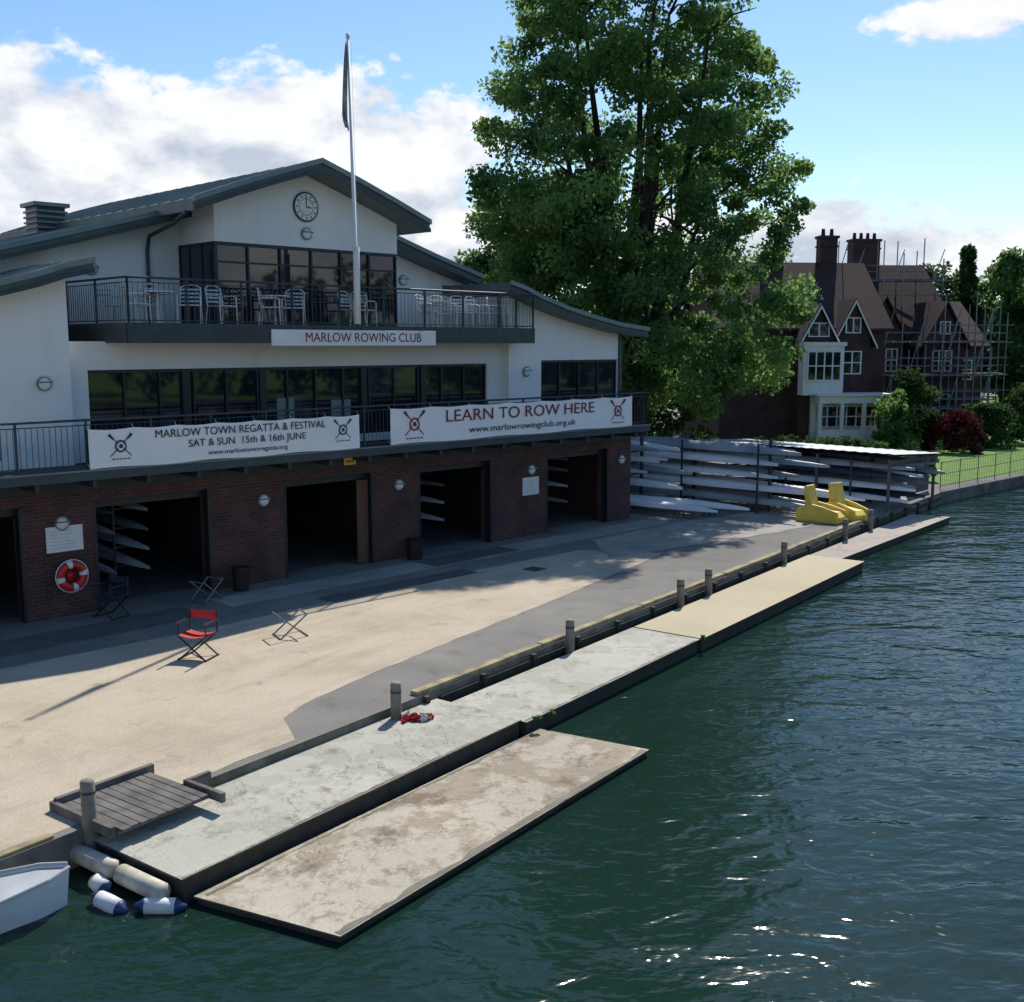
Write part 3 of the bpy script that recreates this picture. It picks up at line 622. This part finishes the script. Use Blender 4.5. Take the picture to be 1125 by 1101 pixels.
def win2(g,x0,x1,z0,z1,y,n=2,rows=2,mf=None):
    mf=mf or M_white
    g.box(x0,x1,y-.04,y-.01,z0,z1,M_glass)
    for i in range(n+1): c=x0+(x1-x0)*i/n; g.box(c-.035,c+.035,y-.09,y-.041,z0,z1,mf)
    for i in range(rows+1): c=z0+(z1-z0)*i/rows; g.box(x0-.04,x1+.04,y-.095,y-.042,c-.03,c+.03,mf)
def chimney(g,x,y,z0,z1,w,d):
    g.box(x-w/2,x+w/2,y-d/2,y+d/2,z0,z1,M_brick2); g.box(x-w/2-.08,x+w/2+.08,y-d/2-.08,y+d/2+.08,z1,z1+.15,M_brick2); g.box(x-w/2-.05,x+w/2+.05,y-d/2-.05,y+d/2+.05,z1-.5,z1-.4,M_brick2)
    n=max(2,int(w/.38))
    for i in range(n): xx=x-w/2+w*(i+.5)/n; g.tube([(xx,y,z1+.15),(xx,y,z1+.55)],[.13,.1],M_tile,8)
hA=empty('brick_house',(14.3,60,0),R(6)); g=G()
gabx(g,-3,6.2,0,8,6.6,10.1,M_brick2); gaby(g,1.0,2.9,-1.2,3,5.9,7.6,M_brick2); gaby(g,3.1,5.1,-.6,3,6.0,7.9,M_brick2)
g.obj('walls_and_roof',hA); g=G()
g.box(.9,3.1,-2.0,-1.21,2.9,5.5,M_white); g.box(.8,3.2,-2.1,-1.21,5.5,5.7,M_white); win2(g,1.1,2.9,3.7,5.2,-2.0,4,2); win2(g,1.4,2.5,6.0,6.7,-1.2,2,1)
win2(g,3.6,4.6,4.0,5.2,-.6,2,2); win2(g,3.7,4.5,6.2,7.0,-.6,2,1)
g.box(1.6,5.4,-2.6,-.62,2.5,2.9,M_white); g.box(1.4,5.6,-2.8,-.62,2.9,3.0,M_white)
for x in (1.7,2.9,4.1,5.2): g.box(x-.1,x+.1,-2.55,-2.4,.3,2.5,M_white)
g.box(1.6,5.3,-2.5,-2.3,.0,1.1,M_white); win2(g,1.9,5.1,1.2,2.3,-1.6,6,2); g.box(1.6,5.3,-1.55,-1.25,0,2.5,M_white)
g.obj('white_bays',hA); g=G(); chimney(g,4.3,4,9,11.6,1.0,.7); chimney(g,1.2,4,9,11.0,.9,.7); g.obj('chimneys',hA)
hB=empty('brick_house',(20.2,67,0),R(8)); g=G()
gabx(g,0,6.9,0,9,6.3,10.5,M_brick2); gaby(g,.4,3.0,-1.5,4,6.,8.3,M_brick2,barge=False); gaby(g,4.0,6.6,-2,4,5.8,8.0,M_brick2,barge=False); gabx(g,7.26,9.6,1,8,5.6,8.2,M_brick2)
g.obj('walls_and_roof',hB); g=G()
for x in (.9,1.9): win2(g,x,x+.7,4.,5.3,-1.5)
win2(g,4.6,5.8,4,5.2,-2,3,2); win2(g,4.6,5.8,1.,2.6,-2,3,2); win2(g,5.0,5.6,6.2,6.9,-2,2,1); win2(g,1,2.6,1,2.5,-1.5,3,2); win2(g,7.6,8.9,3.4,4.6,1,3,2)
g.obj('house_windows',hB); g=G(); chimney(g,3.1,4.5,9.3,12.1,1.8,.9); g.obj('chimneys',hB)
g=G()
def scaf(x0,x1,y0,y1,top,nx,st=1.9,low=0):
    for yy in (y0,y1):
        for i in range(nx+1):
            x=x0+(x1-x0)*i/nx; g.tube([(x,yy,low),(x,yy,top+random.uniform(-.6,1.5))],.038,M_scaf,5)
        for z in np.arange(low+st,top+.1,st):
            a=x0-random.uniform(.1,.7); b=x1+random.uniform(.1,.7)
            g.tube([(a,yy,z),(b,yy,z)],.036,M_scaf,5)
            if random.random()<.75: g.tube([(a,yy,z+.55),(b,yy,z+.55)],.028,M_scaf,5)
            if random.random()<.75: g.tube([(a,yy,z+1),(b,yy,z+1)],.028,M_scaf,5)
    for z in np.arange(low+st,top+.1,st):
        g.box(x0,x1,y0+.1,y1-.1,z+.05,z+.1,M_wood2)
        for i in range(nx+1): x=x0+(x1-x0)*i/nx; g.tube([(x,y0-.2,z),(x,y1+.2,z)],.035,M_scaf,5)
    for i in range(0,nx,2):
        x=x0+(x1-x0)*i/nx; x2=x0+(x1-x0)*(i+1)/nx
        for z in np.arange(low,top-1,3.8): g.tube([(x,y0-.06,z),(x2,y0-.06,z+3.8)],.03,M_scaf,5)
scaf(20.8,27.4,63,64.2,5.8,7); scaf(20.6,26.8,69.2,70.4,10.6,5); scaf(18.4,19.4,64.5,69,9.4,1); scaf(25.5,29.2,65.2,66.2,7.4,4); g.obj('scaffolding')
# ---------------------------------------------------------------- vegetation
tr=empty('lime_tree',(5.1,47,0))
prof=[(2.6,4.8),(4.8,6.8),(6.6,7.1),(8.5,7.0),(10.3,6.8),(12.5,6.6),(14.4,6.2),(16.4,5.8),(18.4,5.2),(20.2,4.4),(21.8,3.2),(23.4,1.4)]
PZ=[p[0] for p in prof];PR=[p[1] for p in prof]
g=G()
g.tube([(0,0,-.2),(0,0,.6),(.1,0,2),(.1,0,3.2)],[.95,.7,.6,.58],M_bark,14)
for i in range(13):
    a=i*2.4+random.random()*.6; top=random.uniform(10,20.); rr=float(np.interp(top,PZ,PR))*random.uniform(.2,.62); r0=random.uniform(.2,.36)
    P=[Vector((.1,0,2.6+random.random()*1.2))]
    for k in range(1,7):
        t=k/6; f=t**.8; P.append(Vector((math.cos(a)*rr*f+random.uniform(-.2,.2),math.sin(a)*rr*f+random.uniform(-.2,.2),P[0].z+(top-P[0].z)*t)))
    g.tube(P,[r0*(1-.85*k/6) for k in range(7)],M_bark,8)
    for k in range(2,7):
        for q in range(2):
            b=P[k]; aa=random.random()*6.28; L=random.uniform(1.,2.)
            g.tube([b,b+Vector((math.cos(aa)*L*.5,math.sin(aa)*L*.5,L*.35)),b+Vector((math.cos(aa)*L,math.sin(aa)*L,L*.5))],[.07,.045,.015],M_bark,5)
g.obj('trunk_and_limbs',tr,smooth=True)
cl=[]
random.seed(11)
while len(cl)<760:
    z=random.uniform(2.8,23.4); R_=float(np.interp(z,PZ,PR)); a=random.random()*6.2832
    lob=1+.05*math.sin(a*3+z*.7)+.05*math.sin(a*5-z*1.3)
    rr=R_*lob*math.sqrt(random.random())
    if rr<R_*.5 and random.random()<.55: continue
    if math.sin(a*4+z*1.9)+math.sin(z*2.3+a)>1.6 and rr>R_*.5: continue
    cl.append((rr*math.cos(a),rr*math.sin(a),z,random.uniform(.45,1.05)))
for _ in range(110):
    z=random.uniform(5,12); a=random.uniform(R(120),R(255)); rr=float(np.interp(z,PZ,PR))*random.uniform(.45,.98)
    cl.append((rr*math.cos(a),rr*math.sin(a),z,random.uniform(.5,1.05)))
leaves('foliage',cl,220,.2,M_leaf,tr,.7)
def bush(name,x,y,rx,ry,h,n,per,sz,m,base=0,r_=(.3,.7)):
    c=[]
    for _ in range(n):
        a=random.random()*6.28; q=math.sqrt(random.random()); z=random.random(); w=math.sqrt(max(.05,1-(z*.95)**2))
        c.append((rx*q*w*math.cos(a),ry*q*w*math.sin(a),base+z*h*.9+.1,random.uniform(*r_)))
    return leaves(name,c,per,sz,m,None,.8,(x,y,0))
bush('shrub',21.0,58.0,1.7,1.5,4.4,50,110,.2,M_leaf2); bush('shrub',23.0,57,1.9,1.4,2.0,40,110,.2,M_leafr)
bush('shrub',19.6,56.0,.9,1.0,3.4,30,110,.2,M_leaf)
bush('shrub',26.2,60,2.2,1.3,2.4,40,110,.2,M_leaf2); bush('shrub',29.5,62,2.4,1.3,3.4,44,110,.2,M_leaf2); bush('shrub',16.4,45.0,1.2,1.0,1.3,20,110,.14,M_leaf2,r_=(.2,.4))
bush('hedge',14.5,53,5.,.8,.9,60,110,.18,M_leaf2,r_=(.25,.5)); bush('shrub',33.5,66,3.0,2,5,60,110,.25,M_leaf2); bush('shrub',25.0,66,2.0,1,3.2,40,90,.22,M_leaf2)
bush('shrub',8.,55,3.2,1.5,3.2,50,100,.22,M_leaf2)
def ftree(x,y,h,r,name='tree',m=M_leaf2,n=80,con=False):
    rt=empty(name,(x,y,0)); g=G(); g.tube([(0,0,0),(0,0,h*.5),(0,0,h*.95)],[.3,.2,.04],M_bark,8); g.obj('trunk',rt); c=[]
    for _ in range(n):
        t=random.random(); a=random.random()*6.28; w=(1-t) if con else math.sin(math.pi*(.15+.8*t))
        q=r*w*math.sqrt(random.random()); c.append((q*math.cos(a),q*math.sin(a),h*(.15+.85*t),random.uniform(.4,.9)*(.7 if con else 1.2)))
    leaves('foliage',c,90,.35,m,rt)
ftree(35.2,86,12.8,3.2,'conifer_tree',M_leaf2,170,True); ftree(44,92,12,5,n=110); ftree(38.0,80,9.5,3.6,n=120,m=M_leaf2); ftree(31.6,84,11.8,2.6,n=70); ftree(37.6,84,12.2,3,n=110,m=M_leaf)
ftree(-.6,58,9.6,2.6,n=90); ftree(9,72,11,5,n=110)
c=[]
for _ in range(420):
    a=random.uniform(R(-50),R(60)); rad=random.uniform(115,150); c.append((math.sin(a)*rad,math.cos(a)*rad,random.uniform(1,9.5),random.uniform(1.5,3)))
for _ in range(420):
    p=DW(random.uniform(-120,140),random.uniform(-74,-84)); c.append((p[0],p[1],random.uniform(.5,13),random.uniform(1.6,3.2)))
leaves('distant_trees',c,60,1.0,M_leaf2)
hC=empty('cottage',(50,96,0),R(5)); g=G(); gabx(g,-3,6,0,6,3,7.5,M_brick2); win2(g,0,1.5,1.2,2.4,0); g.obj('walls_and_roof',hC)
# ---------------------------------------------------------------- world
SE,SR=R(48),R(17.5)
w=bpy.data.worlds.new('World'); scene.world=w; w.use_nodes=True; nt=w.node_tree; bg=nt.nodes['Background']
sky=nt.nodes.new('ShaderNodeTexSky'); sky.sky_type='NISHITA'; sky.sun_disc=False; sky.sun_elevation=SE; sky.sun_rotation=SR; sky.air_density=1.0; sky.dust_density=.2; sky.ozone_density=2.0
tc=nt.nodes.new('ShaderNodeTexCoord'); sp=nt.nodes.new('ShaderNodeSeparateXYZ'); nt.links.new(tc.outputs['Generated'],sp.inputs[0])
def mt(op,a,b=None,c=None,clamp=False):
    n=nt.nodes.new('ShaderNodeMath'); n.operation=op; n.use_clamp=clamp
    for i,x in enumerate((a,b,c)):
        if x is None: continue
        if isinstance(x,(int,float)): n.inputs[i].default_value=x
        else: nt.links.new(x,n.inputs[i])
    return n.outputs[0]
X,Y,Z=sp.outputs
mp=nt.nodes.new('ShaderNodeMapping'); mp.inputs['Scale'].default_value=(1,1,1.7); nt.links.new(tc.outputs['Generated'],mp.inputs[0])
n1=noise(nt,mp.outputs[0],8.5,8,.6,.15)
m1=mt('MINIMUM',mt('DIVIDE',mt('SUBTRACT',.232,Z),.045),mt('DIVIDE',mt('SUBTRACT',.0,X),.07))
m2=mt('MINIMUM',mt('DIVIDE',mt('SUBTRACT',.115,Z),.04),mt('DIVIDE',mt('SUBTRACT',X,.12),.1))
def puff(cx,cz,wx,wz):
    ex=mt('DIVIDE',mt('SUBTRACT',X,cx),wx); ez=mt('DIVIDE',mt('SUBTRACT',Z,cz),wz)
    return mt('SUBTRACT',.15,mt('ADD',mt('MULTIPLY',ex,ex),mt('MULTIPLY',ez,ez)))
m3=mt('MAXIMUM',puff(.365,.25,.09,.03),mt('MAXIMUM',puff(.30,.258,.06,.022),puff(.185,.295,.05,.02)))
mm=mt('MAXIMUM',mt('MAXIMUM',m1,m2),mt('MAXIMUM',m3,-1.)); mm=mt('MINIMUM',mm,1.2)
dens=mt('ADD',mt('MULTIPLY',mt('SUBTRACT',n1,.5),6.),mt('MULTIPLY',mm,1.3))
den=nt.nodes.new('ShaderNodeMapRange'); den.interpolation_type='SMOOTHSTEP'; den.inputs[1].default_value=-.05; den.inputs[2].default_value=.5
nt.links.new(dens,den.inputs[0])
mp2=nt.nodes.new('ShaderNodeMapping'); mp2.inputs['Scale'].default_value=(1,1,1.7); mp2.inputs['Location'].default_value=(.01,0,.05); nt.links.new(tc.outputs['Generated'],mp2.inputs[0])
n2=noise(nt,mp2.outputs[0],8.5,4,.55,.15)
sh=mt('ADD',mt('MULTIPLY',mt('SUBTRACT',n1,n2),3.2),.62); sh=mt('ADD',sh,mt('MULTIPLY',mt('SUBTRACT',Z,.15),3.0),clamp=True)
cc=ramp(nt,sh,[(.1,(3.7,4.05,4.8)),(.5,(5.3,5.5,5.9)),(.85,(6.8,6.8,6.8))])
hs=nt.nodes.new('ShaderNodeHueSaturation'); hs.inputs['Saturation'].default_value=1.15; hs.inputs['Value'].default_value=.95; nt.links.new(sky.outputs[0],hs.inputs['Color'])
fac=mt('MULTIPLY',den.outputs[0],.95)
nt.links.new(mixc(nt,fac,hs.outputs[0],cc),bg.inputs[0]); bg.inputs[1].default_value=.15
sd=bpy.data.lights.new('sun','SUN'); sd.energy=5.0; sd.angle=R(.5); sd.color=(1,.94,.85); so=bpy.data.objects.new('sun',sd); col.objects.link(so)
v=Vector((math.sin(SR)*math.cos(SE),math.cos(SR)*math.cos(SE),math.sin(SE))); so.rotation_euler=v.to_track_quat('Z','Y').to_euler(); so.location=v*60
scene.view_settings.view_transform='Standard'; scene.view_settings.look='None'; scene.view_settings.exposure=0
cd=bpy.data.cameras.new('camera'); cd.lens=36*1200/1125; cd.sensor_width=36; cd.clip_end=4000; cam=bpy.data.objects.new('camera',cd); col.objects.link(cam)
cam.location=(0,0,5.6); cam.rotation_euler=(R(90-8.18),0,0); scene.camera=cam
